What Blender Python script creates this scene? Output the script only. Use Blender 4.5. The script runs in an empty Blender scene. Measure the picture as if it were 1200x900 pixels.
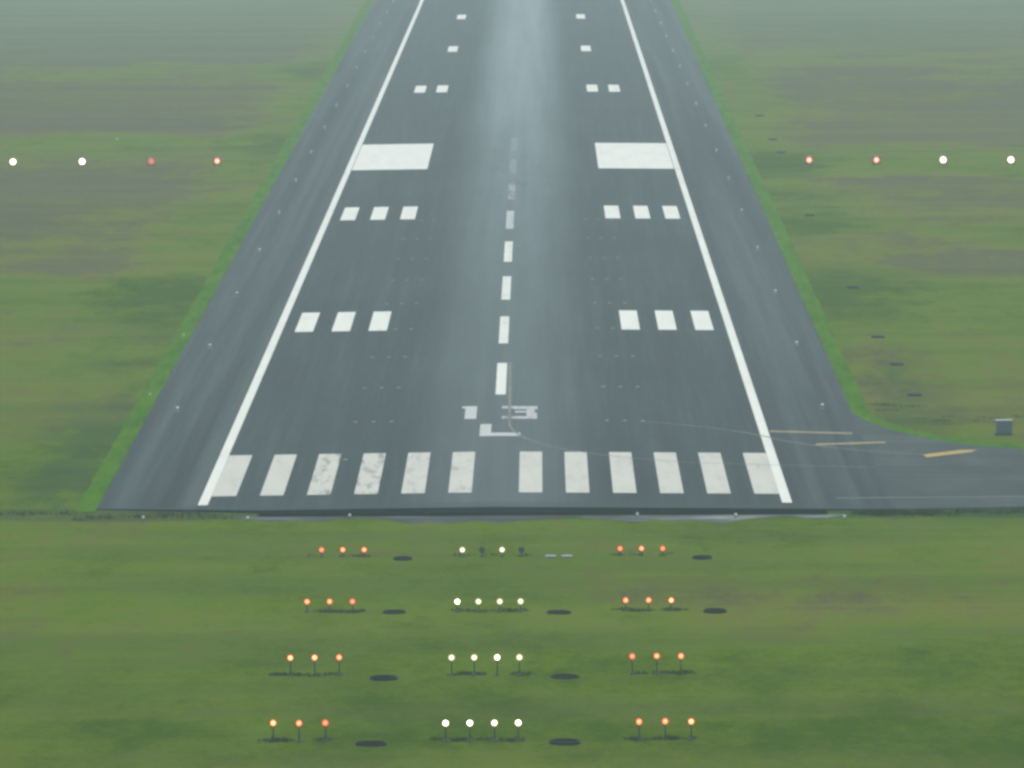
import bpy, math, random
from mathutils import Vector, Matrix
random.seed(7)
S = bpy.context.scene
COL = S.collection

# ------------------------------------------------------------------ camera
CX, CY, H = 3.389, -517.164, 57.371
PITCH, YAW, ROLL = 0.0940170, -0.0039793, -0.0049647
fw = Vector((math.sin(YAW)*math.cos(PITCH), math.cos(YAW)*math.cos(PITCH), -math.sin(PITCH)))
r0 = Vector((math.cos(YAW), -math.sin(YAW), 0)); u0 = r0.cross(fw)
rr = r0*math.cos(ROLL) + u0*math.sin(ROLL); uu = -r0*math.sin(ROLL) + u0*math.cos(ROLL)
cam = bpy.data.cameras.new('camera'); cob = bpy.data.objects.new('camera', cam); COL.objects.link(cob)
m = Matrix.Identity(4)
for i in range(3):
    m[i][0], m[i][1], m[i][2] = rr[i], uu[i], -fw[i]
m[0][3], m[1][3], m[2][3] = CX, CY, H
cob.matrix_world = m
cam.sensor_width = 36.0; cam.lens = 36.0*8029.4/1200.0
cam.clip_start = 5.0; cam.clip_end = 20000.0
S.camera = cob

# ------------------------------------------------------------------ sky, sun, exposure
SUN_EL, SUN_AZ = math.radians(55), math.radians(12)      # azimuth measured from +Y (ahead) towards +X
W = bpy.data.worlds.new('World'); S.world = W; W.use_nodes = True
nt = W.node_tree; nt.nodes.clear()
sky = nt.nodes.new('ShaderNodeTexSky'); sky.sky_type = 'NISHITA'; sky.sun_disc = False
sky.sun_elevation = SUN_EL; sky.sun_rotation = SUN_AZ
sky.air_density = 1.0; sky.dust_density = 2.0; sky.ozone_density = 1.0
bg = nt.nodes.new('ShaderNodeBackground'); bg.inputs[1].default_value = 0.145
wo = nt.nodes.new('ShaderNodeOutputWorld')
nt.links.new(sky.outputs[0], bg.inputs[0]); nt.links.new(bg.outputs[0], wo.inputs[0])
sl = bpy.data.lights.new('sun', 'SUN'); sl.energy = 1.5; sl.angle = math.radians(20); sl.color = (1.0, 0.95, 0.84)
so = bpy.data.objects.new('sun', sl); COL.objects.link(so)
sd = Vector((math.sin(SUN_AZ)*math.cos(SUN_EL), math.cos(SUN_AZ)*math.cos(SUN_EL), math.sin(SUN_EL)))
so.rotation_euler = sd.to_track_quat('Z', 'Y').to_euler()
S.view_settings.view_transform = 'Standard'; S.view_settings.look = 'None'
S.view_settings.exposure = 0.24; S.view_settings.gamma = 1.0; S.view_settings.use_curve_mapping = False
S.render.engine = 'CYCLES'
S.cycles.filter_width = 3.0
S.cycles.use_denoising = True
S.cycles.volume_bounces = 1; S.cycles.max_bounces = 5
S.cycles.volume_step_rate = 4.0

# ------------------------------------------------------------------ node helpers
class NB:
    def __init__(self, name):
        self.m = bpy.data.materials.new(name); self.m.use_nodes = True
        self.t = self.m.node_tree; self.t.nodes.clear()
        self.o = self.t.nodes.new('ShaderNodeOutputMaterial')
        self.p = self.t.nodes.new('ShaderNodeBsdfPrincipled')
        self.t.links.new(self.p.outputs[0], self.o.inputs[0])
        g = self.t.nodes.new('ShaderNodeNewGeometry'); self.pos = g.outputs['Position']
        s = self.t.nodes.new('ShaderNodeSeparateXYZ'); self.t.links.new(self.pos, s.inputs[0])
        self.x, self.y, self.z = s.outputs
    def put(self, sock, v):
        if isinstance(v, (int, float)): sock.default_value = v
        elif isinstance(v, (tuple, list)):
            sock.default_value = tuple(v) + ((1.0,) if len(v) == 3 and len(sock.default_value) == 4 else ())
        else: self.t.links.new(v, sock)
    def math(self, op, a, b=0.0, c=0.0, clamp=False):
        n = self.t.nodes.new('ShaderNodeMath'); n.operation = op; n.use_clamp = clamp
        for i, v in enumerate((a, b, c)): self.put(n.inputs[i], v)
        return n.outputs[0]
    def noise(self, sx, sy, detail=3.0, rough=0.55, off=0.0, sz=1.0):
        mp = self.t.nodes.new('ShaderNodeMapping'); self.put(mp.inputs[0], self.pos)
        mp.inputs['Scale'].default_value = (sx, sy, sz); mp.inputs['Location'].default_value = (off, off*0.7, 0)
        n = self.t.nodes.new('ShaderNodeTexNoise'); self.t.links.new(mp.outputs[0], n.inputs['Vector'])
        n.inputs['Scale'].default_value = 1.0; n.inputs['Detail'].default_value = detail; n.inputs['Roughness'].default_value = rough
        return n.outputs['Fac']
    def step(self, v, a, b, o0=0.0, o1=1.0):
        n = self.t.nodes.new('ShaderNodeMapRange'); n.interpolation_type = 'SMOOTHSTEP'
        self.put(n.inputs['Value'], v); n.inputs['From Min'].default_value = a; n.inputs['From Max'].default_value = b
        n.inputs['To Min'].default_value = o0; n.inputs['To Max'].default_value = o1
        return n.outputs[0]
    def ramp(self, v, stops):
        n = self.t.nodes.new('ShaderNodeValToRGB'); self.put(n.inputs[0], v)
        e = n.color_ramp.elements
        while len(e) < len(stops): e.new(0.5)
        for k, (p, c) in enumerate(stops):
            e[k].position = p; e[k].color = ((c,)*3 if isinstance(c, (int, float)) else tuple(c)) + (1.0,)
        return n.outputs[0]
    def mix(self, f, a, b, mode='MIX'):
        n = self.t.nodes.new('ShaderNodeMix'); n.data_type = 'RGBA'; n.blend_type = mode
        self.put(n.inputs[0], f); self.put(n.inputs[6], a); self.put(n.inputs[7], b)
        return n.outputs[2]
    def base(self, c): self.put(self.p.inputs['Base Color'], c); return self
    def rough(self, v): self.put(self.p.inputs['Roughness'], v); return self
    def bump(self, h, dist, strength=1.0):
        n = self.t.nodes.new('ShaderNodeBump'); self.put(n.inputs['Height'], h)
        n.inputs['Distance'].default_value = dist; n.inputs['Strength'].default_value = strength
        self.t.links.new(n.outputs[0], self.p.inputs['Normal']); return self

def simple(name, col, rough=0.6, metal=0.0, var=0.15, scale=6.0):
    b = NB(name)
    n = b.noise(scale, scale, 3, 0.6, 0, scale)
    b.base(b.mix(n, tuple(c*(1-var) for c in col), tuple(min(1, c*(1+var)) for c in col)))
    b.rough(rough); b.p.inputs['Metallic'].default_value = metal
    return b.m

def lamp_mat(name, rgb, strength):
    b = NB(name); b.base(tuple(c*0.4 for c in rgb)); b.rough(0.4)
    b.p.inputs['Emission Color'].default_value = tuple(rgb) + (1.0,)
    b.p.inputs['Emission Strength'].default_value = strength; b.p.inputs['Specular IOR Level'].default_value = 0.1
    b.m.cycles.emission_sampling = 'NONE'
    return b.m

# ------------------------------------------------------------------ materials
def make_asphalt():
    b = NB('runway_asphalt')
    ax = b.math('ABSOLUTE', b.x)
    streak = b.noise(0.9, 0.012, 4, 0.6, 3)             # wheel paths and paver joints run along the runway
    fine = b.noise(3.0, 0.05, 3, 0.6, 11)
    blot = b.noise(0.09, 0.02, 4, 0.6, 5)
    grain = b.noise(2.6, 0.45, 6, 0.85, 1)
    v = b.math('ADD', b.math('MULTIPLY', streak, 0.36), b.math('MULTIPLY', fine, 0.20))
    v = b.math('ADD', v, b.math('MULTIPLY', blot, 0.26)); v = b.math('ADD', v, b.math('MULTIPLY', grain, 0.30)); v = b.math('SUBTRACT', v, 0.06)
    main = b.ramp(v, [(0.34, (0.007, 0.018, 0.021)), (0.5, (0.017, 0.036, 0.040)), (0.66, (0.044, 0.072, 0.076))])
    # shoulders: paver lanes of lighter and darker asphalt
    lane = b.noise(0.55, 0.0035, 2, 0.5, 27)
    lv = b.math('ADD', b.math('MULTIPLY', lane, 0.62), b.math('MULTIPLY', streak, 0.22)); lv = b.math('ADD', lv, b.math('MULTIPLY', fine, 0.16)); lv = b.math('ADD', lv, b.math('MULTIPLY', b.math('SUBTRACT', grain, 0.5), 0.22))
    sh = b.ramp(lv, [(0.38, (0.009, 0.020, 0.027)), (0.5, (0.023, 0.042, 0.048)), (0.64, (0.056, 0.080, 0.081))])
    shm = b.step(ax, 22.4, 22.7)
    c = b.mix(shm, main, sh)
    # middle strip polished by landings, its sky sheen put into the colour, stronger farther in
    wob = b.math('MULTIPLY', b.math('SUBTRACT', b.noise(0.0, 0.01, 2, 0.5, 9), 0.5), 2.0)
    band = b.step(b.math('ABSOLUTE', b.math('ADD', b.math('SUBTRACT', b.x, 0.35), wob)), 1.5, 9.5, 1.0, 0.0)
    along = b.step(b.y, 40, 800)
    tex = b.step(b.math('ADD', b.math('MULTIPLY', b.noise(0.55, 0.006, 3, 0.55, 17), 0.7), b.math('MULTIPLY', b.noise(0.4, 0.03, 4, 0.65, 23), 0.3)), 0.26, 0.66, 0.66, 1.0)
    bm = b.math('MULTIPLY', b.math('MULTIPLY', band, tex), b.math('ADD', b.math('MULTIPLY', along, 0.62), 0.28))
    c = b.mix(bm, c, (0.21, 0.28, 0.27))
    c = b.mix(b.math('MULTIPLY', b.step(b.y, -3.6, -2.9, 1.0, 0.0), 0.55), c, (0.018, 0.040, 0.044))
    # dark rubber smears of the touchdown zone
    rub = b.step(b.noise(0.5, 0.07, 4, 0.7, 41), 0.54, 0.68)
    tz = b.math('MULTIPLY', b.step(b.y, 300, 360), b.step(b.y, 400, 480, 1.0, 0.0))
    rm = b.math('MULTIPLY', b.math('MULTIPLY', rub, tz), b.step(ax, 5, 9, 0.6, 0.0))
    c = b.mix(rm, c, (0.055, 0.085, 0.085))
    b.base(c); b.rough(b.math('ADD', b.math('MULTIPLY', bm, -0.12), 0.85)); b.p.inputs['Specular IOR Level'].default_value = 0.12
    b.bump(grain, 0.01, 0.3)
    return b.m

def make_taxi_asphalt():
    b = NB('taxiway_asphalt')
    s = b.noise(0.02, 0.7, 3, 0.6, 4); k = b.noise(0.25, 0.08, 4, 0.6, 8)
    v = b.math('ADD', b.math('MULTIPLY', s, 0.55), b.math('MULTIPLY', k, 0.45))
    b.base(b.ramp(v, [(0.36, (0.020, 0.036, 0.036)), (0.5, (0.036, 0.056, 0.054)), (0.64, (0.068, 0.090, 0.082))])); b.rough(0.88); b.p.inputs['Specular IOR Level'].default_value = 0.12
    return b.m

def make_paint(name, wear, col=(0.82, 0.83, 0.69), under=(0.085, 0.105, 0.11), scuff=0.0):
    b = NB(name)
    n = b.noise(2.2, 0.35, 5, 0.7, 13); n2 = b.noise(0.7, 0.09, 3, 0.6, 29)
    tone = b.mix(n2, tuple(c*0.86 for c in col), tuple(min(1, c*1.08) for c in col))
    f = b.step(b.math('ADD', b.math('MULTIPLY', n, 0.65), b.math('MULTIPLY', n2, 0.35)), 0.12 + 0.55*wear, 0.40 + 0.55*wear)
    f = b.math('MULTIPLY', f, 1.0 - 0.5*wear)
    c = b.mix(f, under, tone)
    if scuff:                                            # tyre scuffs across a few of the stripes, left of the middle
        s = b.step(b.noise(1.0, 0.13, 3, 0.6, 57), 0.50, 0.68)
        reg = b.math('MULTIPLY', b.step(b.x, -16.5, -14.0), b.math('MULTIPLY', b.step(b.x, -9.5, -7.0, 1.0, 0.45), b.step(b.x, -1.5, 2.5, 1.0, 0.35)))
        c = b.mix(b.math('MULTIPLY', b.math('MULTIPLY', s, reg), scuff), c, (0.16, 0.18, 0.17))
    b.base(c); b.rough(0.75); b.p.inputs['Specular IOR Level'].default_value = 0.2
    return b.m

def make_grass():
    b = NB('grass_ground')
    warp = b.math('MULTIPLY', b.math('SUBTRACT', b.noise(0.020, 0.012, 4, 0.6, 2), 0.5), 130.0)
    side = b.step(b.x, -10, 10)                          # the two sides of the runway were cut at different times
    yl = b.math('DIVIDE', b.math('ADD', b.math('ADD', b.y, warp), 140.0), 1300.0)
    def f(Y): return (Y + 140.0)/1300.0
    left = b.ramp(yl, [(f(-140), 0.08), (f(-95), 0.20), (f(-52), 0.44), (f(-20), 0.40), (f(20), 0.30), (f(70), 0.40), (f(130), 0.48), (f(170), 0.36), (f(212), 0.40),
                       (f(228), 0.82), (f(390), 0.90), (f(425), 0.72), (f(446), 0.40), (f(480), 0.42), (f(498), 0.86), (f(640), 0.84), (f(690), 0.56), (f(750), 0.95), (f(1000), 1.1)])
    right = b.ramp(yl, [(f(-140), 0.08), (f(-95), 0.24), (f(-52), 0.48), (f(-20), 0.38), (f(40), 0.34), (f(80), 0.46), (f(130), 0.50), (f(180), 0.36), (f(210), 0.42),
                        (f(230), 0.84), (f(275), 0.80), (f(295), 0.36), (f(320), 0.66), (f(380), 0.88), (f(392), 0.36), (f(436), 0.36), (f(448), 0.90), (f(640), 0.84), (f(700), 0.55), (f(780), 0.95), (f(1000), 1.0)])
    d = b.mix(side, left, right)
    n1 = b.noise(0.045, 0.022, 5, 0.62, 6); n2 = b.noise(0.25, 0.13, 5, 0.68, 19); n3 = b.noise(1.3, 0.55, 5, 0.75, 33)
    ax = b.math('ABSOLUTE', b.x)
    d = b.math('ADD', d, b.math('MULTIPLY', b.math('SUBTRACT', n1, 0.5), 1.3))
    d = b.math('ADD', d, b.math('MULTIPLY', b.math('SUBTRACT', n2, 0.5), 0.9))
    d = b.math('ADD', d, b.math('MULTIPLY', b.math('SUBTRACT', n3, 0.5), 0.75))
    n4 = b.noise(4.5, 1.8, 4, 0.75, 43)
    d = b.math('ADD', d, b.math('MULTIPLY', b.math('SUBTRACT', n4, 0.5), 0.45))
    nearp = b.math('MULTIPLY', b.step(b.math('ADD', ax, b.math('MULTIPLY', b.math('SUBTRACT', n2, 0.5), 16.0)), 36, 46, 1.0, 0.0), b.step(b.y, 120, 200))
    d = b.math('SUBTRACT', d, b.math('MULTIPLY', nearp, 0.42), 0.0, True)   # greener beside the pavement
    c = b.ramp(d, [(0.0, (0.044, 0.094, 0.002)), (0.2, (0.082, 0.136, 0.002)), (0.40, (0.102, 0.172, 0.008)), (0.58, (0.132, 0.152, 0.018)), (0.80, (0.094, 0.090, 0.044)), (0.92, (0.092, 0.094, 0.050)), (1.0, (0.098, 0.098, 0.052))])
    c = b.mix(b.step(b.math('ADD', b.y, warp), 560, 1080, 0.0, 0.95), c, (0.140, 0.185, 0.105))      # far grass paled, distant haze put into its colour
    dark = b.step(b.math('ADD', b.math('MULTIPLY', b.noise(0.22, 0.10, 5, 0.7, 61), 0.6), b.math('MULTIPLY', b.noise(0.9, 0.35, 3, 0.7, 71), 0.4)), 0.54, 0.68)
    c = b.mix(b.math('MULTIPLY', dark, 0.34), c, (0.032, 0.068, 0.020))
    lush = b.math('MULTIPLY', b.math('MULTIPLY', b.step(ax, 34, 42, 1.0, 0.0), b.math('MULTIPLY', b.step(b.y, -9, -4), b.step(b.y, 90, 190, 1.0, 0.0))), b.step(b.noise(0.16, 0.035, 4, 0.65, 91), 0.42, 0.60))
    c = b.mix(b.math('MULTIPLY', lush, 0.65), c, (0.022, 0.066, 0.026))
    wet = b.math('MULTIPLY', b.step(b.math('ADD', b.y, b.math('MULTIPLY', n2, 5.0)), -10.5, -8.0), b.step(b.y, -5.5, -1.5, 1.0, 0.0))   # rank wet grass in the ditch along the end
    c = b.mix(b.math('MULTIPLY', wet, b.step(n2, 0.3, 0.6, 0.25, 0.8)), c, (0.016, 0.050, 0.028))
    # mower lines running across
    mow = b.step(b.math('ADD', b.noise(0.006, 0.07, 4, 0.6, 81), b.math('MULTIPLY', n2, 0.4)), 0.62, 0.88)
    c = b.mix(b.math('MULTIPLY', mow, 0.40), c, (0.150, 0.175, 0.030))
    trk = b.math('MULTIPLY', b.step(b.math('ABSOLUTE', b.math('SUBTRACT', b.math('ABSOLUTE', b.math('ADD', b.math('ADD', b.y, 64.5), b.math('MULTIPLY', b.math('SUBTRACT', n2, 0.5), 1.6))), 1.6)), 0.25, 0.8, 1.0, 0.0), b.step(b.x, 13, 22))   # wheel tracks across the grass
    c = b.mix(b.math('MULTIPLY', trk, b.step(n3, 0.35, 0.65, 0.1, 0.6)), c, (0.17, 0.18, 0.035))
    mow2 = b.step(b.math('ADD', b.noise(0.016, 0.08, 4, 0.65, 101), b.math('MULTIPLY', n2, 0.5)), 0.70, 0.90)
    c = b.mix(b.math('MULTIPLY', mow2, 0.3), c, (0.040, 0.072, 0.024))
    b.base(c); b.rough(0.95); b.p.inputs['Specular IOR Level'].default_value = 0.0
    b.bump(b.math('ADD', n3, n2), 0.25, 0.6)
    return b.m

def make_verge():
    b = NB('verge_grass')
    n = b.noise(0.9, 0.12, 5, 0.65, 7)
    b.base(b.ramp(n, [(0.3, (0.036, 0.115, 0.004)), (0.5, (0.062, 0.165, 0.006)), (0.7, (0.095, 0.200, 0.012))]))
    b.rough(0.95); b.p.inputs['Specular IOR Level'].default_value = 0.0; b.bump(n, 0.1, 0.5)
    return b.m

def make_apron():
    b = NB('end_strip_concrete')
    n = b.noise(0.13, 0.35, 4, 0.65, 15); n2 = b.noise(0.4, 0.9, 4, 0.7, 35)
    pale = b.step(b.x, 14.0, 17.0)
    v = b.math('ADD', b.math('ADD', b.math('MULTIPLY', n, 0.75), b.math('MULTIPLY', n2, 0.25)), b.math('MULTIPLY', pale, 0.09))
    b.base(b.ramp(v, [(0.45, (0.006, 0.016, 0.018)), (0.53, (0.024, 0.042, 0.040)), (0.62, (0.095, 0.122, 0.108)), (0.74, (0.30, 0.33, 0.30))]))
    b.rough(0.8); b.p.inputs['Specular IOR Level'].default_value = 0.15
    return b.m

M = dict(
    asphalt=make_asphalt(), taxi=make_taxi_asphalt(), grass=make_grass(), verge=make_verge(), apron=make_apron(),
    paint=make_paint('white_runway_paint', 0.06), stripe=make_paint('scuffed_stripe_paint', 0.08, (0.62, 0.62, 0.50), scuff=0.8),
    worn=make_paint('worn_white_paint', 0.22, (0.50, 0.54, 0.49)), faded=make_paint('faded_white_paint', 0.42, (0.36, 0.41, 0.42)),
    ghost=make_paint('nearly_lost_white_paint', 0.48, (0.26, 0.32, 0.31), under=(0.12, 0.165, 0.16)), chipped=make_paint('chipped_white_paint', 0.17),
    digit=make_paint('number_paint', 0.12, (0.56, 0.58, 0.52)), digit_three=make_paint('thin_number_paint', 0.26, (0.54, 0.55, 0.50)),
    yellow=make_paint('yellow_taxi_paint', 0.16, (0.46, 0.34, 0.06)), yellow_pale=make_paint('pale_yellow_taxi_paint', 0.22, (0.38, 0.30, 0.10)), yellow_faint=make_paint('faint_yellow_paint', 0.40, (0.26, 0.25, 0.16)),
    pale_line=make_paint('pale_taxi_edge_paint', 0.4, (0.088, 0.094, 0.074)),
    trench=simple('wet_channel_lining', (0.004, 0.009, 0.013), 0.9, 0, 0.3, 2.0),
    pit=simple('dark_pit_cover', (0.003, 0.005, 0.006), 1.0, 0, 0.3, 3.0),
    pit_rim=simple('weathered_pit_rim', (0.006, 0.011, 0.014), 0.9, 0, 0.3, 3.0),
    rim=simple('pit_rim_concrete', (0.10, 0.12, 0.11), 0.85, 0, 0.25, 4.0),
    slab=simple('pale_slab_concrete', (0.34, 0.38, 0.36), 0.85, 0, 0.2, 4.0),
    steel=simple('galvanised_pole_steel', (0.10, 0.11, 0.10), 0.5, 0.4), body=simple('dark_lamp_body', (0.05, 0.045, 0.035), 0.5),
    papi=simple('light_unit_paint', (0.05, 0.045, 0.04), 0.5), fixture=simple('pale_fixture_paint', (0.55, 0.57, 0.57), 0.45),
    fixture_red=simple('rusty_fixture_paint', (0.42, 0.25, 0.22), 0.5), fixture_yel=simple('yellow_fixture_paint', (0.45, 0.42, 0.12), 0.5),
    inset=simple('inset_light_steel', (0.24, 0.28, 0.29), 0.4, 0.3), lens_off=simple('unlit_lens_glass', (0.05, 0.10, 0.12), 0.15),
    cab=simple('grey_cabinet_paint', (0.17, 0.22, 0.22), 0.5), cab_top=simple('toplit_cabinet_roof', (0.34, 0.38, 0.37), 0.5),  # roof tone lightened, light from above put into its colour
    tall=simple('tall_grass_blades', (0.036, 0.082, 0.016), 0.9, 0, 0.35, 3.0),
    white_lens=lamp_mat('white_lamp_lens', (1.0, 0.96, 0.72), 4.5), white_dim=lamp_mat('dim_white_lamp_lens', (1.0, 0.98, 0.74), 1.6),
    red_hot=lamp_mat('hot_red_lamp_lens', (1.0, 0.46, 0.20), 2.8), white_hot=lamp_mat('hot_white_lamp_lens', (1.0, 0.96, 0.74), 9.0), red_lens=lamp_mat('red_lamp_lens', (1.0, 0.40, 0.18), 1.9), red_dim=lamp_mat('dim_red_lamp_lens', (1.0, 0.40, 0.20), 1.1), red_halo=lamp_mat('red_bloom_halo', (1.0, 0.11, 0.01), 0.8), white_halo=lamp_mat('white_bloom_halo', (1.0, 0.86, 0.45), 0.7),
    papi_white=lamp_mat('white_slope_lens', (1.0, 0.97, 0.86), 8.0), papi_red=lamp_mat('red_slope_lens', (1.0, 0.55, 0.36), 1.6), papi_red_dim=lamp_mat('dim_red_slope_lens', (1.0, 0.36, 0.32), 0.55), papi_red_halo=lamp_mat('red_slope_halo', (1.0, 0.13, 0.03), 0.5), papi_white_halo=lamp_mat('white_slope_halo', (1.0, 0.78, 0.52), 0.9),
    glow=lamp_mat('small_fixture_lens', (0.9, 1.0, 1.0), 0.45),
)

# ------------------------------------------------------------------ mesh helpers
def obj(name, verts, faces, mat, parent=None, loc=(0, 0, 0), smooth=False):
    me = bpy.data.meshes.new(name); me.from_pydata(verts, [], faces); me.update()
    if smooth:
        for p in me.polygons: p.use_smooth = True
    me.materials.append(mat)
    o = bpy.data.objects.new(name, me); COL.objects.link(o); o.location = loc
    if parent: o.parent = parent
    return o
def tag(o, label=None, cat=None, group=None, kind=None):
    if label: o['label'] = label
    if cat: o['category'] = cat
    if group: o['group'] = group
    if kind: o['kind'] = kind
    return o
def empty(name, loc, rz=0.0):
    e = bpy.data.objects.new(name, None); COL.objects.link(e); e.location = loc; e.rotation_euler = (0, 0, rz); e.empty_display_size = 0.3
    return e
class MB:
    def __init__(self): self.v, self.f = [], []
    def quad(self, pts):
        k = len(self.v); self.v += [tuple(p) for p in pts]; self.f.append(tuple(range(k, k+len(pts)))); return self
    def box(self, c, s, bev=0.0):
        x, y, z = c; a, b_, h = s[0]/2, s[1]/2, s[2]/2
        if bev <= 0:
            rings = [(a, b_, -h), (a, b_, h)]
        else:
            rings = [(a-bev, b_-bev, -h), (a, b_, -h+bev), (a, b_, h-bev), (a-bev, b_-bev, h)]
        k = len(self.v)
        for (p, q, w) in rings:
            self.v += [(x-p, y-q, z+w), (x+p, y-q, z+w), (x+p, y+q, z+w), (x-p, y+q, z+w)]
        n = len(rings)
        self.f.append((k+3, k+2, k+1, k)); t = k+4*(n-1); self.f.append((t, t+1, t+2, t+3))
        for i in range(n-1):
            for j in range(4):
                q0 = k+4*i+j; q1 = k+4*i+(j+1) % 4; self.f.append((q0, q1, q1+4, q0+4))
        return self
    def lathe(self, prof, c=(0, 0, 0), n=14, axis=Vector((0, 0, 1))):
        q = Vector((0, 0, 1)).rotation_difference(axis); k = len(self.v)
        for (r, z) in prof:
            for j in range(n):
                t = 2*math.pi*j/n; p = q @ Vector((r*math.cos(t), r*math.sin(t), z)) + Vector(c); self.v.append(tuple(p))
        for i in range(len(prof)-1):
            for j in range(n):
                a = k+i*n+j; b_ = k+i*n+(j+1) % n; self.f.append((a, b_, b_+n, a+n))
        self.f.append(tuple(k+j for j in reversed(range(n)))); t = k+(len(prof)-1)*n; self.f.append(tuple(t+j for j in range(n)))
        return self
    def done(self, name, mat, parent=None, loc=(0, 0, 0), smooth=False): return obj(name, self.v, self.f, mat, parent, loc, smooth)
def copy_tree(o, parent=None, loc=None):
    c = o.copy(); COL.objects.link(c); c.parent = parent
    if loc is not None: c.location = loc
    for ch in list(o.children): copy_tree(ch, c)
    return c

CROWN = 0.0107
GZ = -0.40                                               # level of the grass
def half_width(Y): return 30.0 + 0.0028*max(Y, 0.0)
def zr(X): return -CROWN*min(abs(X), 30.6)

# ------------------------------------------------------------------ haze
hz = MB().box((0, 3000, 29.0), (15000, 15000, 65.0)).done('haze', M['grass'])
hz.data.materials.clear(); hm = bpy.data.materials.new('haze_air'); hm.use_nodes = True; t = hm.node_tree; t.nodes.clear()
pv = t.nodes.new('ShaderNodeVolumePrincipled'); ho = t.nodes.new('ShaderNodeOutputMaterial'); t.links.new(pv.outputs[0], ho.inputs['Volume'])
pv.inputs['Color'].default_value = (0.82, 1.0, 0.96, 1); pv.inputs['Density'].default_value = 0.00026; pv.inputs['Anisotropy'].default_value = 0.45
hz.data.materials.append(hm); tag(hz, kind='stuff'); hz.display_type = 'WIRE'

# ------------------------------------------------------------------ ground sheet, with the drain cut along the runway end
TX0, TX1, TY0, TY1, TZ = -17.6, 24.8, -9.1, -6.75, -1.05
xs = [-6500, -2500, -900, -400, -200, -120, -80, -55, -40, -30, TX0-0.15, TX0, -10, 0, 10, 18, TX1, TX1+0.15, 30, 40, 55, 80, 120, 200, 400, 900, 2500, 6500]
ys = [-3500, -1500, -700, -400, -250, -160, -130, -100, -70, -40, -20, TY0-0.12, TY0, TY1, TY1+0.05, 20, 60, 120, 200, 300, 420, 560, 720, 900, 1200, 1800, 3000, 6000, 9500]
V, F = [], []
for Y in ys:
    for X in xs:
        V.append((X, Y, TZ if (TX0 <= X <= TX1 and TY0 <= Y <= TY1) else GZ))
nx = len(xs)
for j in range(len(ys)-1):
    for i in range(nx-1):
        a = j*nx+i; F.append((a, a+1, a+1+nx, a+nx))
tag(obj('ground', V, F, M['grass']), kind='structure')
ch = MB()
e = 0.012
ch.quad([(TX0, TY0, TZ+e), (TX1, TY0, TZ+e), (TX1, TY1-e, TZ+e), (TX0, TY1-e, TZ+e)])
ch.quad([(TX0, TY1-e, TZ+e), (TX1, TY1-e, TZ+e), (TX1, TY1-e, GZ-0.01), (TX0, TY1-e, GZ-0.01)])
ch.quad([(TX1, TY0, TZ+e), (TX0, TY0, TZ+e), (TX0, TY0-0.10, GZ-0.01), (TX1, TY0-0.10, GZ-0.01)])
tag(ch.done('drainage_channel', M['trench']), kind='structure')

# concrete strip in front of the runway end, ragged where the grass grows over it
ap = MB(); N = 110; top, bot = [], []
for i in range(N+1):
    X = -19.6 + 46.0*i/N
    y0 = TY0 - 0.13
    taper = min(1.0, (X+19.6)/2.5, (26.4-X)/1.8)
    y1 = y0 - max(0.05, taper*(3.2 + 1.5*math.sin(X*0.37+2.6) + 0.9*math.sin(X*0.83) + 0.5*math.sin(X*1.9+1) + random.uniform(-0.4, 0.4)))
    top.append((X, y0, GZ+0.006)); bot.append((X, y1, GZ+0.006))
for i in range(N): ap.quad([bot[i], bot[i+1], top[i+1], top[i]])
tag(ap.done('concrete_strip', M['apron']), kind='structure')

# ------------------------------------------------------------------ runway slab
YE = 4000.0
ycut = [TY1, 60, 200, 400, 700, 1000, 1500, 2500, YE]
V, F = [], []
def y_end(X): return TY1 + 0.05 + (0.0 if X > TX0 else min(2.6, (TX0-X)*0.21))
for k, Y in enumerate(ycut):
    w = half_width(Y)
    for X in (-w, -22.5, TX0, 0, 22.5, w):
        V.append((X, y_end(X) if k == 0 else Y, -CROWN*abs(X)))
for k in range(len(ycut)-1):
    for i in range(5):
        a = k*6+i; F.append((a, a+1, a+7, a+6))
nb = len(V)
V += [(V[i][0], V[i][1], -1.2) for i in range(6)]
for i in range(5): F.append((nb+i, nb+i+1, i+1, i))
for side in (0, 5):                                      # the slab's long edges
    for k in range(len(ycut)-1):
        a = k*6+side; b_ = (k+1)*6+side; n0 = len(V)
        V += [(V[a][0], V[a][1], -0.8), (V[b_][0], V[b_][1], -0.8)]
        F.append((a, b_, n0+1, n0) if side == 0 else (b_, a, n0, n0+1))
runway = tag(obj('runway', V, F, M['asphalt']), kind='structure')

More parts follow.
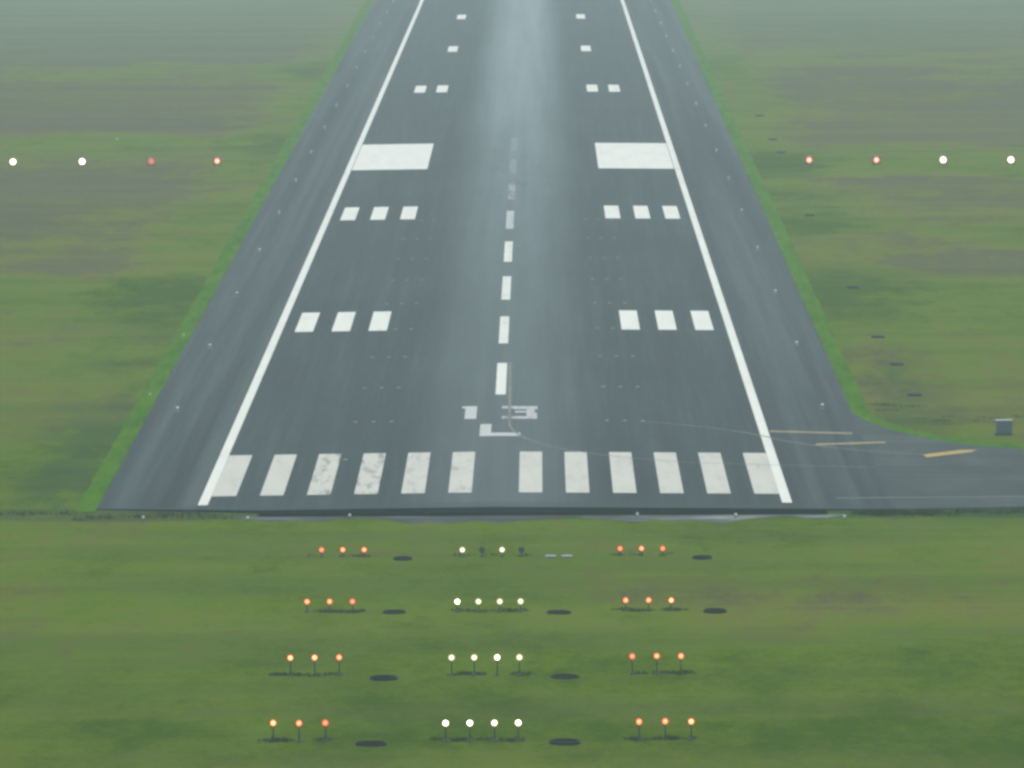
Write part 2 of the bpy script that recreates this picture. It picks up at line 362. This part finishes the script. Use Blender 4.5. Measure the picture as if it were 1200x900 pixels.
def sheet(name, poly, mat, lift=0.006, parent=runway, label=None):
    """poly: outline on the runway, split at the crown so that it lies on both slopes"""
    parts = []
    for sgn in (-1, 1):
        out = []
        n = len(poly)
        for i in range(n):
            p, q = poly[i], poly[(i+1) % n]
            ip, iq = sgn*p[0] >= 0, sgn*q[0] >= 0
            if ip: out.append(p)
            if ip != iq:
                t_ = p[0]/(p[0]-q[0]); out.append((0.0, p[1]+t_*(q[1]-p[1])))
        if len(out) >= 3 and max(abs(o[0]) for o in out) > 1e-6: parts.append(out)
    mb = MB()
    for o in parts: mb.quad([(x, y, zr(x)+lift) for x, y in o])
    ob = mb.done(name, mat, parent)
    if label: ob['label'] = label
    return ob
def rect(x0, x1, y0, y1): return [(x0, y0), (x1, y0), (x1, y1), (x0, y1)]
def ribbon(name, pts, w, mat, lift=0.007, parent=runway, label=None):
    mb = MB(); L, R = [], []
    for i, p in enumerate(pts):
        a = pts[max(i-1, 0)]; b_ = pts[min(i+1, len(pts)-1)]
        d = Vector((b_[0]-a[0], b_[1]-a[1])); d.normalize(); n = Vector((-d.y, d.x))*w/2
        L.append((p[0]+n.x, p[1]+n.y)); R.append((p[0]-n.x, p[1]-n.y))
    for i in range(len(pts)-1):
        mb.quad([(x, y, zr(x)+lift) for x, y in (R[i], R[i+1], L[i+1], L[i])])
    ob = mb.done(name, mat, parent)
    if label: ob['label'] = label
    return ob

for s in (-1, 1):
    sheet('edge_line', rect(*sorted((s*21.70, s*22.46)), -2.7, YE), M['paint'])
    for k in range(6):
        x0 = 1.8+3.6*k
        a, b_ = sorted((s*x0, s*(x0+1.8))); 
        if k == 5: a, b_ = sorted((s*x0, s*21.69))
        sheet('threshold_stripe', rect(a, b_, 3.3, 33.3), M['stripe'])
    for n, Y in ((3, 148.6), (3, 304.0), (2, 600.0), (1, 745.0), (1, 892.0)):
        for k in range(n):
            a, b_ = sorted((s*(11.45+3.6*k), s*(13.25+3.6*k)))
            sheet('touchdown_bar', rect(a, b_, Y, Y+22.5), M['paint'])
    a, b_ = sorted((s*11.47, s*21.62)); sheet('aiming_point_block', rect(a, b_, 400, 458), M['paint'])
for k in range(8):
    y0 = 81.5+51.0*k
    mt, lb = (M['paint'], None) if k == 0 else (M['chipped'], 'chipped white centre line dash') if k < 4 else (M['worn'], 'grey worn centre line dash') if k < 5 else (M['faded'], 'faded centre line dash under rubber marks') if k == 5 else (M['ghost'], 'almost vanished centre line dash')
    sheet('centre_line_dash', rect(-0.45, 0.45, y0, y0+30.5), mt, label=lb)
# the number 13 and the letter L
dg = [(-2.95, 60.2), (-1.96, 60.2), (-1.96, 71.2), (-3.25, 71.2), (-3.25, 69.4), (-2.95, 69.4)]
sheet('runway_number', dg, M['digit'], label='white painted digit 1')
def number_three():
    mb = MB()
    R_ = lambda x0, x1, y0, y1: mb.quad([(x0, y0, zr(x0)+.006), (x1, y0, zr(x1)+.006), (x1, y1, zr(x1)+.006), (x0, y1, zr(x0)+.006)])
    R_(1.2, 3.24, 68.4, 71.1); R_(0.2, 2.30, 60.1, 62.3); R_(2.30, 3.20, 60.1, 65.2); R_(2.30, 3.00, 66.9, 68.4); R_(1.3, 2.30, 65.4, 66.9); R_(2.30, 3.02, 65.2, 66.9)
    R_(0.2, 1.2, 68.9, 71.1)
    o = mb.done('runway_number', M['digit_three'], runway); o['label'] = 'worn white painted digit 3'
number_three()
sheet('runway_letter', [(-1.56, 45.7), (1.83, 45.7), (1.83, 48.4), (-0.62, 48.4), (-0.62, 55.6), (-1.56, 55.6)], M['digit'], label='worn white painted letter L')

# ------------------------------------------------------------------ taxiway joining at the right, and its yellow lines
north = [(30.05, 72.0), (30.35, 66.5), (30.9, 61.5), (32.5, 53.3), (35.3, 45.6), (38.5, 40.0), (42.8, 36.2), (50, 33.4), (65, 31.5), (120, 30.5), (600, 30.0)]
south = [(29.9, -6.4), (40, -5.5), (120, -5.2), (600, -5.0)]
def zt(X): return zr(30.0)-0.012
mb = MB(); outline = south + north[::-1]
mb.quad([(x, y, zt(x)) for x, y in [(29.9, -6.4), (40, -5.5), (40, 38.6), (38.5, 40.0), (35.3, 45.6), (32.5, 53.3), (30.9, 61.5), (30.35, 66.5), (29.95, 72.0)]])
mb.quad([(x, y, zt(x)) for x, y in [(40, -5.5), (120, -5.2), (120, 30.5), (65, 31.5), (50, 33.4), (42.8, 36.2), (40, 38.6)]])
mb.quad([(x, y, zt(x)) for x, y in [(120, -5.2), (600, -5.0), (600, 30.0), (120, 30.5)]])
for i in range(len(south)-1):
    (x0, y0), (x1, y1) = south[i], south[i+1]; mb.quad([(x0, y0, -0.7), (x1, y1, -0.7), (x1, y1, zt(0)), (x0, y0, zt(0))])
taxi = tag(mb.done('taxiway', M['taxi']), kind='structure')
def bez(p0, p1, p2, n=14):
    return [((1-t)**2*p0[0]+2*t*(1-t)*p1[0]+t*t*p2[0], (1-t)**2*p0[1]+2*t*(1-t)*p1[1]+t*t*p2[1]) for t in [i/n for i in range(n+1)]]
ribbon('taxi_lead_in_line', [(0.72, 113.0), (0.82, 80), (0.88, 56)] + bez((0.88, 56), (1.0, 49), (2.2, 44.2), 6)[1:] + bez((2.2, 44.2), (5.2, 31.0), (15.5, 25.6))[1:] + [(22, 24.2), (30, 22.8)], 0.22, M['yellow_faint'], 0.011)
ribbon('taxi_lead_in_line', bez((12, 58.3), (18.5, 54.5), (22.3, 46.0)) + bez((22.3, 46.0), (25, 38), (34.4, 32.4))[1:], 0.28, M['yellow_faint'], 0.011)
sheet('taxi_bar', [(22.6, 50.2), (29.4, 48.9), (29.4, 50.0), (22.6, 51.4)], M['yellow_pale'], 0.010, label='yellow painted bar beside the edge line')
sheet('taxi_bar', [(26.0, 39.6), (31.8, 41.6), (31.8, 42.8), (26.0, 40.9)], M['yellow_pale'], 0.014, label='yellow painted bar slanting onto the taxiway')
sheet('taxi_bar', [(34.5, 30.3), (38.3, 34.2), (38.9, 36.0), (37.6, 35.9), (34.3, 32.4)], M['yellow'], 0.012, parent=taxi, label='slanted yellow painted bar near the grass corner')
ribbon('taxi_edge_line', [(25.9, 0.6), (40, 1.4), (70, 1.6), (300, 1.7)], 0.9, M['pale_line'], 0.010, parent=taxi)

# ------------------------------------------------------------------ bright verge of short grass along the pavement
def verge(name, inner, outer):
    mb = MB(); n = len(inner)
    for i in range(n-1):
        mb.quad([(inner[i][0], inner[i][1], -0.345), (inner[i+1][0], inner[i+1][1], -0.345), (outer[i+1][0], outer[i+1][1], GZ+0.012), (outer[i][0], outer[i][1], GZ+0.012)])
        mb.quad([(inner[i][0], inner[i][1], -0.345), (inner[i+1][0], inner[i+1][1], -0.345), (inner[i+1][0], inner[i+1][1], -0.6), (inner[i][0], inner[i][1], -0.6)])
    return tag(mb.done(name, M['verge']), kind='structure')
def walk(y0, y1, dy):
    out, Y = [], y0
    while Y < y1: out.append(Y); Y += dy*(1+max(Y, 0)/300.0)
    return out
yl = walk(-5.6, 3000, 1.2)
verge('grass_verge', [(-half_width(Y)-0.02+random.uniform(-0.05, 0.05), Y) for Y in yl], [(-half_width(Y)-1.6-0.0003*Y+random.uniform(-0.09, 0.09), Y) for Y in yl])
yr = walk(66.5, 3000, 1.2)
inn = [(half_width(Y)+0.02+random.uniform(-0.05, 0.05), Y) for Y in yr]
outr = [(half_width(Y)+1.55+0.0003*Y+random.uniform(-0.09, 0.09), Y) for Y in yr]
curve_in, curve_out = [], []
crv = [(120, 30.5), (65, 31.5), (50, 33.4), (42.8, 36.2), (38.5, 40.0), (35.3, 45.6), (32.5, 53.3), (30.9, 61.5)]
for i in range(len(crv)-1):
    for k in range(6):
        t_ = k/6; x = crv[i][0]+t_*(crv[i+1][0]-crv[i][0]); y = crv[i][1]+t_*(crv[i+1][1]-crv[i][1])
        d = Vector((crv[i+1][0]-crv[i][0], crv[i+1][1]-crv[i][1])).normalized(); nrm = Vector((d.y, -d.x))
        if nrm.x < 0: nrm = -nrm
        wd = 1.7+random.uniform(-0.25, 0.25)
        j = random.uniform(-0.08, 0.08)
        curve_in.append((x+nrm.x*j, y+nrm.y*j)); curve_out.append((x+nrm.x*wd+ (0.9 if abs(nrm.y) > .8 else 0), y+abs(nrm.y)*(wd+3.0)))
verge('grass_verge', curve_in+inn, curve_out+outr)

# ------------------------------------------------------------------ tall dark grass (blades nobody could count)
def blades(name, n, place, h0, h1, mat=M['tall']):
    V, F = [], []
    for _ in range(n):
        x, y = place(); a = random.uniform(0, math.pi); h = random.uniform(h0, h1); w = random.uniform(0.02, 0.05)
        lx, ly = random.gauss(0, 0.25)*h, random.gauss(0, 0.25)*h; k = len(V); c, s_ = math.cos(a)*w, math.sin(a)*w
        V += [(x-c, y-s_, GZ-0.01), (x+c, y+s_, GZ-0.01), (x+lx, y+ly, GZ+h)]; F.append((k, k+1, k+2))
    return tag(obj(name, V, F, mat), kind='stuff')
def clump_row(x0, x1, y, dy, cl=0.5):
    cs = [(random.uniform(x0, x1), y+random.gauss(0, dy)) for _ in range(max(3, int((x1-x0)*(2.2 if dy < 2 else 1.4))))]
    def p():
        c = random.choice(cs); return c[0]+random.gauss(0, cl), c[1]+random.gauss(0, cl*0.6)
    return p
for (x0, x1, y, n) in ((26.5, 33, -9.0, 1800), (33, 60, -8.2, 1600), (-31, -17.8, -9.4, 500), (-60, -31.5, -7.0, 1200)):
    blades('tall_grass', n, clump_row(x0, x1, y, 0.8, 0.45), 0.12, 0.42)
for (x0, x1, y, n) in ((36, 60, 62, 1300), (33, 36, 72, 300)):
    blades('tall_grass', n, clump_row(x0, x1, y, 2.6, 0.6), 0.06, 0.20)

# ------------------------------------------------------------------ approach lights
def approach_proto(h, lens):
    r = empty('approach_light', (0, 0, 0))
    MB().box((0, 0, 0.04), (0.34, 0.34, 0.08), 0.015).done('base_plate', M['rim'], r)
    MB().lathe([(0.045, 0.06), (0.04, h-0.12), (0.03, h-0.08)]).done('pole', M['steel'], r, smooth=True)
    ax = Vector((0, -1, 0.12)).normalized()
    hs = MB().lathe([(0.06, -0.24), (0.15, -0.18), (0.215, -0.02), (0.215, 0.05), (0.20, 0.055)], (0, 0, h), 18, ax).done('lamp_housing', M['body'], r)
    if lens != M['lens_off']:
        MB().lathe([(0.198, 0.057), (0.195, 0.062), (0.13, 0.070)], (0, 0, h), 20, ax).done('halo_ring', M['red_halo' if lens in (M['red_lens'], M['red_dim'], M['red_hot']) else 'white_halo'], hs)  # glowing ring added around the lens as the lamp's bloom halo
    MB().lathe([(0.13, 0.072), (0.12, 0.085), (0.06, 0.10)], (0, 0, h), 20, ax).done('lens', lens, hs)
    return r
rowname = {0: 'farthest row', 1: 'second row from the runway end', 2: 'third row from the runway end', 3: 'nearest row'}
ROWS = [(-34.3, 0.47), (-65.2, 0.68), (-96.1, 1.10), (-124.1, 1.05)]
XR = (9.08, 10.6, 12.1); XW = (-2.11, -0.71, 0.71, 2.09)
dim_red = {(0, -1, 0), (1, -1, 2), (3, -1, 2), (2, 1, 0), (0, 1, 0), (0, 1, 2)}
dim_white = {(0, 0), (0, 2), (1, 1), (1, 2), (1, 3), (2, 0), (2, 1), (2, 3)}
hot_red = {(3, -1, 0), (2, -1, 1), (1, 1, 2), (3, 1, 2), (2, -1, 0)}
hot_white = {(3, 0), (3, 1), (2, 2), (1, 0), (3, 3)}
off_white = {(0, 1), (0, 3)}
cache = {}
def get_light(h, mat):
    key = (h, mat)
    if key not in cache:
        cache[key] = approach_proto(h, M[mat]); return cache[key]
    return copy_tree(cache[key])
for ri, (Y, h) in enumerate(ROWS):
    for s, nm in ((-1, 'left'), (1, 'right')):
        xsr = sorted(s*x for x in XR)
        for k, X in enumerate(xsr):
            o = get_light(h, 'red_dim' if (ri, s, k) in dim_red else 'red_hot' if (ri, s, k) in hot_red else 'red_lens')
            o.location = (X, Y+random.uniform(-0.1, 0.1), GZ)
            tag(o, 'glowing red lamp on pole, %s of %s trio, %s' % (('leftmost', 'middle', 'rightmost')[k], nm, rowname[ri]), 'approach light', 'red side row approach lights on the grass')
    for k, X in enumerate(XW):
        off = (ri, k) in off_white
        o = get_light(h, 'lens_off' if off else 'white_dim' if (ri, k) in dim_white else 'white_hot' if (ri, k) in hot_white else 'white_lens')
        o.location = (X, Y-0.3, GZ)
        tag(o, '%s white lamp on pole, %s of middle four, %s' % ('unlit' if off else 'glowing', ('leftmost', 'second', 'third', 'rightmost')[k], rowname[ri]), 'approach light', 'white centre line approach lights on the grass')
for ri, (Y, h) in enumerate(ROWS):
    for (x0, x1) in ((-13.2, -8.6), (-2.6, 2.6), (8.5, 12.9)):
        blades('tall_grass', 420 if ri else 150, clump_row(x0, x1, Y, 0.25, 0.3), 0.06, 0.24)

# ------------------------------------------------------------------ pits beside the approach lights
def pit_proto():
    r = empty('transformer_pit', (0, 0, 0))
    MB().lathe([(1.03, -0.02), (1.02, 0.20), (0.98, 0.23), (0.92, 0.23), (0.91, 0.03)], n=28).done('rim', M['pit_rim'], r)
    c = MB().lathe([(0.90, 0.0), (0.90, 0.03), (0.86, 0.035)], n=28)
    for k in range(7): c.box((0, -0.6+0.2*k, 0.05), (1.6*math.sqrt(1-((-0.6+0.2*k)/0.9)**2), 0.05, 0.024))
    c.done('grating', M['pit'], r)
    return r
pits = [(-6.31, -36.2, .85, 'beside the left red trio of the farthest row'), (14.85, -36.5, .8, 'right of the right red trio of the farthest row'),
        (-6.30, -65.9, .9, 'beside the left red trio, second row from runway'), (4.63, -66.5, .95, 'right of the white bar, second row from runway'),
        (14.98, -66.3, .95, 'right of the right red trio, second row'), (-6.27, -98.1, 1., 'beside the left red trio, third row from runway'),
        (4.90, -97.7, .95, 'right of the white bar, third row from runway'), (-6.39, -125.8, 1., 'beside the left red trio of the nearest row'), (4.78, -125.5, 1., 'right of the white bar of the nearest row')]
pp = None
for i, (X, Y, sc, w) in enumerate(pits):
    if pp is None: o = pp = pit_proto()
    else: o = copy_tree(pp)
    o.location = (X, Y, GZ); o.scale = (sc*random.uniform(0.78, 0.92), sc*random.uniform(0.62, 0.9), random.uniform(0.6, 0.9)); o.rotation_euler = (0, 0, random.uniform(-0.2, 0.2))
    tag(o, 'dark covered pit in grass, ' + w, 'pit', 'dark pits along the approach lights')
for X, w in ((4.15, 'left'), (5.3, 'right')):
    tag(MB().box((X, -35.2, GZ+0.05), (0.75, 0.8, 0.12), 0.02).done('concrete_slab', M['slab']), 'small pale concrete slab in the grass, %s one of two' % w, 'slab', 'pale slabs in the grass')

# ------------------------------------------------------------------ runway edge lights
def edge_proto(body):
    r = empty('runway_edge_light', (0, 0, 0))
    MB().lathe([(0.17, 0.0), (0.17, 0.03), (0.10, 0.05)], n=12).done('base', M['fixture'], r)
    b = MB().lathe([(0.07, 0.05), (0.06, 0.16), (0.13, 0.18), (0.15, 0.24), (0.13, 0.30)], n=12).done('body', body, r)
    MB().lathe([(0.12, 0.30), (0.12, 0.36), (0.06, 0.42)], n=12).done('lens', M['glow'], b)
    return r
eb = edge_proto(M['fixture']); ebr = edge_proto(M['fixture_red']); eby = edge_proto(M['fixture_yel'])
used = set()
ordn = ['nearest', 'second nearest', 'third nearest', 'fourth nearest', 'fifth nearest', 'sixth nearest', 'seventh nearest', 'eighth nearest', 'ninth nearest', 'tenth nearest', 'eleventh nearest', 'twelfth nearest', 'thirteenth nearest', 'fourteenth nearest', 'fifteenth nearest', 'sixteenth nearest']
for s, nm in ((-1, 'left'), (1, 'right')):
    for k in range(16):
        Y = 70.7+61.3*k
        src = ebr if (s == -1 and k == 2) else eby if (s == 1 and k == 0) else eb
        if src in used: o = copy_tree(src)
        else: o = src; used.add(src)
        X = s*(27.8+min(0.5, 0.1*k)); o.location = (X, Y, -CROWN*abs(X))
        what = 'reddish' if src is ebr else 'yellowish' if src is eby else 'small pale'
        tag(o, '%s edge light on %s shoulder, %s to the runway end' % (what, nm, ordn[k]), 'runway light', 'edge lights along the runway shoulders')
# small lights let into the touchdown zone
def inset_proto():
    r = MB().lathe([(0.19, 0.0), (0.19, 0.012), (0.14, 0.024)], n=12).done('touchdown_light', M['inset'])
    return r
ip = None
ordr = ['nearest', 'second', 'third', 'fourth', 'fifth', 'sixth', 'seventh', 'eighth', 'ninth', 'tenth']
for k in range(10):
    Y = 28.7+30.35*k
    for s, nm in ((-1, 'left'), (1, 'right')):
        for j, X in enumerate(sorted(s*x for x in (9.1, 10.62, 12.15))):
            if k == 0 and not (s == -1 and j == 0): continue
            if ip is None: o = ip = inset_proto()
            else: o = ip.copy(); COL.objects.link(o)
            o.location = (X, Y, zr(X)+0.002)
            tag(o, 'flush touchdown light, %s of its trio, %s trio on %s half' % (('left', 'middle', 'right')[j], ordr[k], nm), 'runway light', 'flush touchdown zone lights in the asphalt')
# lights along the end of the runway
def thr_proto():
    r = empty('threshold_light', (0, 0, 0))
    MB().lathe([(0.20, 0.0), (0.20, 0.04), (0.08, 0.06)], n=12).done('base', M['body'], r)
    b = MB().lathe([(0.06, 0.06), (0.06, 0.14), (0.15, 0.17), (0.15, 0.30)], n=12).done('body', M['fixture'], r)
    MB().lathe([(0.13, 0.30), (0.12, 0.36), (0.05, 0.40)], n=12).done('lens', M['glow'], b)
    return r
tp = None
for X, Y, w in ((-26.1, -11.0, 'leftmost of six before the runway end'), (-18.3, -11.6, 'second from left before the runway end'), (-10.76, -10.2, 'on the strip below the third and fourth stripes'),
                (10.65, -10.2, 'on the strip below the stripes right of middle'), (17.95, -10.9, 'on the palest part of the concrete strip'), (25.97, -12.6, 'rightmost of six, by the dark tall grass')):
    if tp is None: o = tp = thr_proto()
    else: o = copy_tree(tp)
    o.location = (X, Y, GZ+0.006); o.scale = (0.75, 0.75, 0.75); tag(o, 'small pale light fixture, ' + w, 'runway light', 'threshold lights along the runway end')
# two little markers on the left verge
for X, Y, w in ((-31.04, 85.8, 'nearer'), (-31.17, 146.4, 'farther')):
    tag(MB().lathe([(0.13, 0), (0.13, 0.16), (0.05, 0.22)], (X, Y, GZ+0.03), 10).done('verge_marker', M['fixture']), 'tiny pale marker on the left bright verge, the %s one' % w, 'marker', 'markers on the left verge')
tag(MB().lathe([(0.22, 0), (0.22, 0.18), (0.08, 0.26)], (-57.7, 475.8, GZ), 10).done('field_marker', M['fixture']), 'small pale marker in the left grass beyond the slope lights', 'marker')

# ------------------------------------------------------------------ precision approach path lights, four each side
def papi_proto(lens):
    r = empty('approach_path_light', (0, 0, 0))
    for (x, y) in ((-0.42, -0.3), (0.42, -0.3), (0.0, 0.42)):
        MB().lathe([(0.09, 0.0), (0.09, 0.03), (0.035, 0.04), (0.035, 0.42)], (x, y, 0), 10).done('leg', M['steel'], r)
    h = MB().box((0, 0.05, 0.66), (1.12, 1.0, 1.06), 0.08).done('housing', M['papi'], r)
    rim = M['papi_white_halo'] if lens == M['papi_white'] else M['papi_red_halo']
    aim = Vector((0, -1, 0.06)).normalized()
    MB().lathe([(0.50, 0.0), (0.50, 0.03), (0.31, 0.04)], (0, -0.455, 0.67), 24, aim).done('halo_ring', rim, h)  # added ring that glows like camera bloom around the lens
    MB().lathe([(0.31, 0.042), (0.26, 0.06), (0.10, 0.075)], (0, -0.455, 0.67), 24, aim).done('lens', lens, h)
    return r
pa = {}
for (X, Y, key, w) in ((-68.07, 414.3, 'papi_white', 'white glowing slope light box, far left one of left four'), (-58.66, 414.2, 'papi_white', 'white glowing slope light box, second from left in left four'),
                       (-49.25, 414.1, 'papi_red_dim', 'dim red slope light box, dimmest of the left four'), (-40.27, 414.0, 'papi_red', 'bright red slope light box in left four, nearest the runway'),
                       (40.09, 410.0, 'papi_red', 'red slope light box in right four, nearest the runway'), (49.19, 409.6, 'papi_red', 'red slope light box in right four, second from the runway'),
                       (58.17, 409.0, 'papi_white', 'white glowing slope light box, third from runway in right four'), (67.29, 408.4, 'papi_white', 'white glowing slope light box, far right one of right four')):
    if key in pa: o = copy_tree(pa[key])
    else: o = pa[key] = papi_proto(M[key])
    o.location = (X, Y, GZ); tag(o, w, 'slope light', 'slope lights in the grass on both sides')

# ------------------------------------------------------------------ cable pits along the right side, grey cabinet
cp = None
for k, (X, Y) in enumerate(((36.4, 83.1), (36.4, 112.8), (36.1, 141.8), (36.4, 201.7), (36.2, 310.5), (37.3, 437.4), (37.2, 468.0), (37.3, 530.7))):
    if cp is None:
        o = cp = empty('cable_pit', (0, 0, 0))
        MB().box((0, 0, 0.07), (1.25, 1.6, 0.14), 0.02).done('rim', M['pit'], o)
        MB().box((0, 0, 0.15), (1.0, 1.3, 0.05), 0.01).done('lid', M['pit'], o)
    else: o = copy_tree(cp)
    o.location = (X, Y, GZ)
    tag(o, 'dark square pit lid in the right grass, %s in the row along the runway' % ordr[k], 'pit', 'dark pits along the right of the runway')
cb = tag(empty('equipment_cabinet', (41.95, 48.9, GZ), 0.06), 'grey metal cabinet with pale roof on grass beside the taxiway', 'cabinet')
MB().box((0, 0, 0.06), (1.5, 0.9, 0.12), 0.01).done('plinth', M['rim'], cb)
bd = MB().box((0, 0, 0.64), (1.3, 0.7, 1.04), 0.02).done('body', M['cab'], cb)
for x in (-0.31, 0.31):
    d = MB().box((x, -0.36, 0.64), (0.58, 0.02, 0.92), 0.005).done('door', M['cab'], cb)
    MB().box((x*0.35, -0.385, 0.64), (0.03, 0.03, 0.18)).done('handle', M['steel'], d)
rf = MB(); rf.box((0, 0, 1.19), (1.42, 0.84, 0.06), 0.015).done('roof', M['cab_top'], cb)
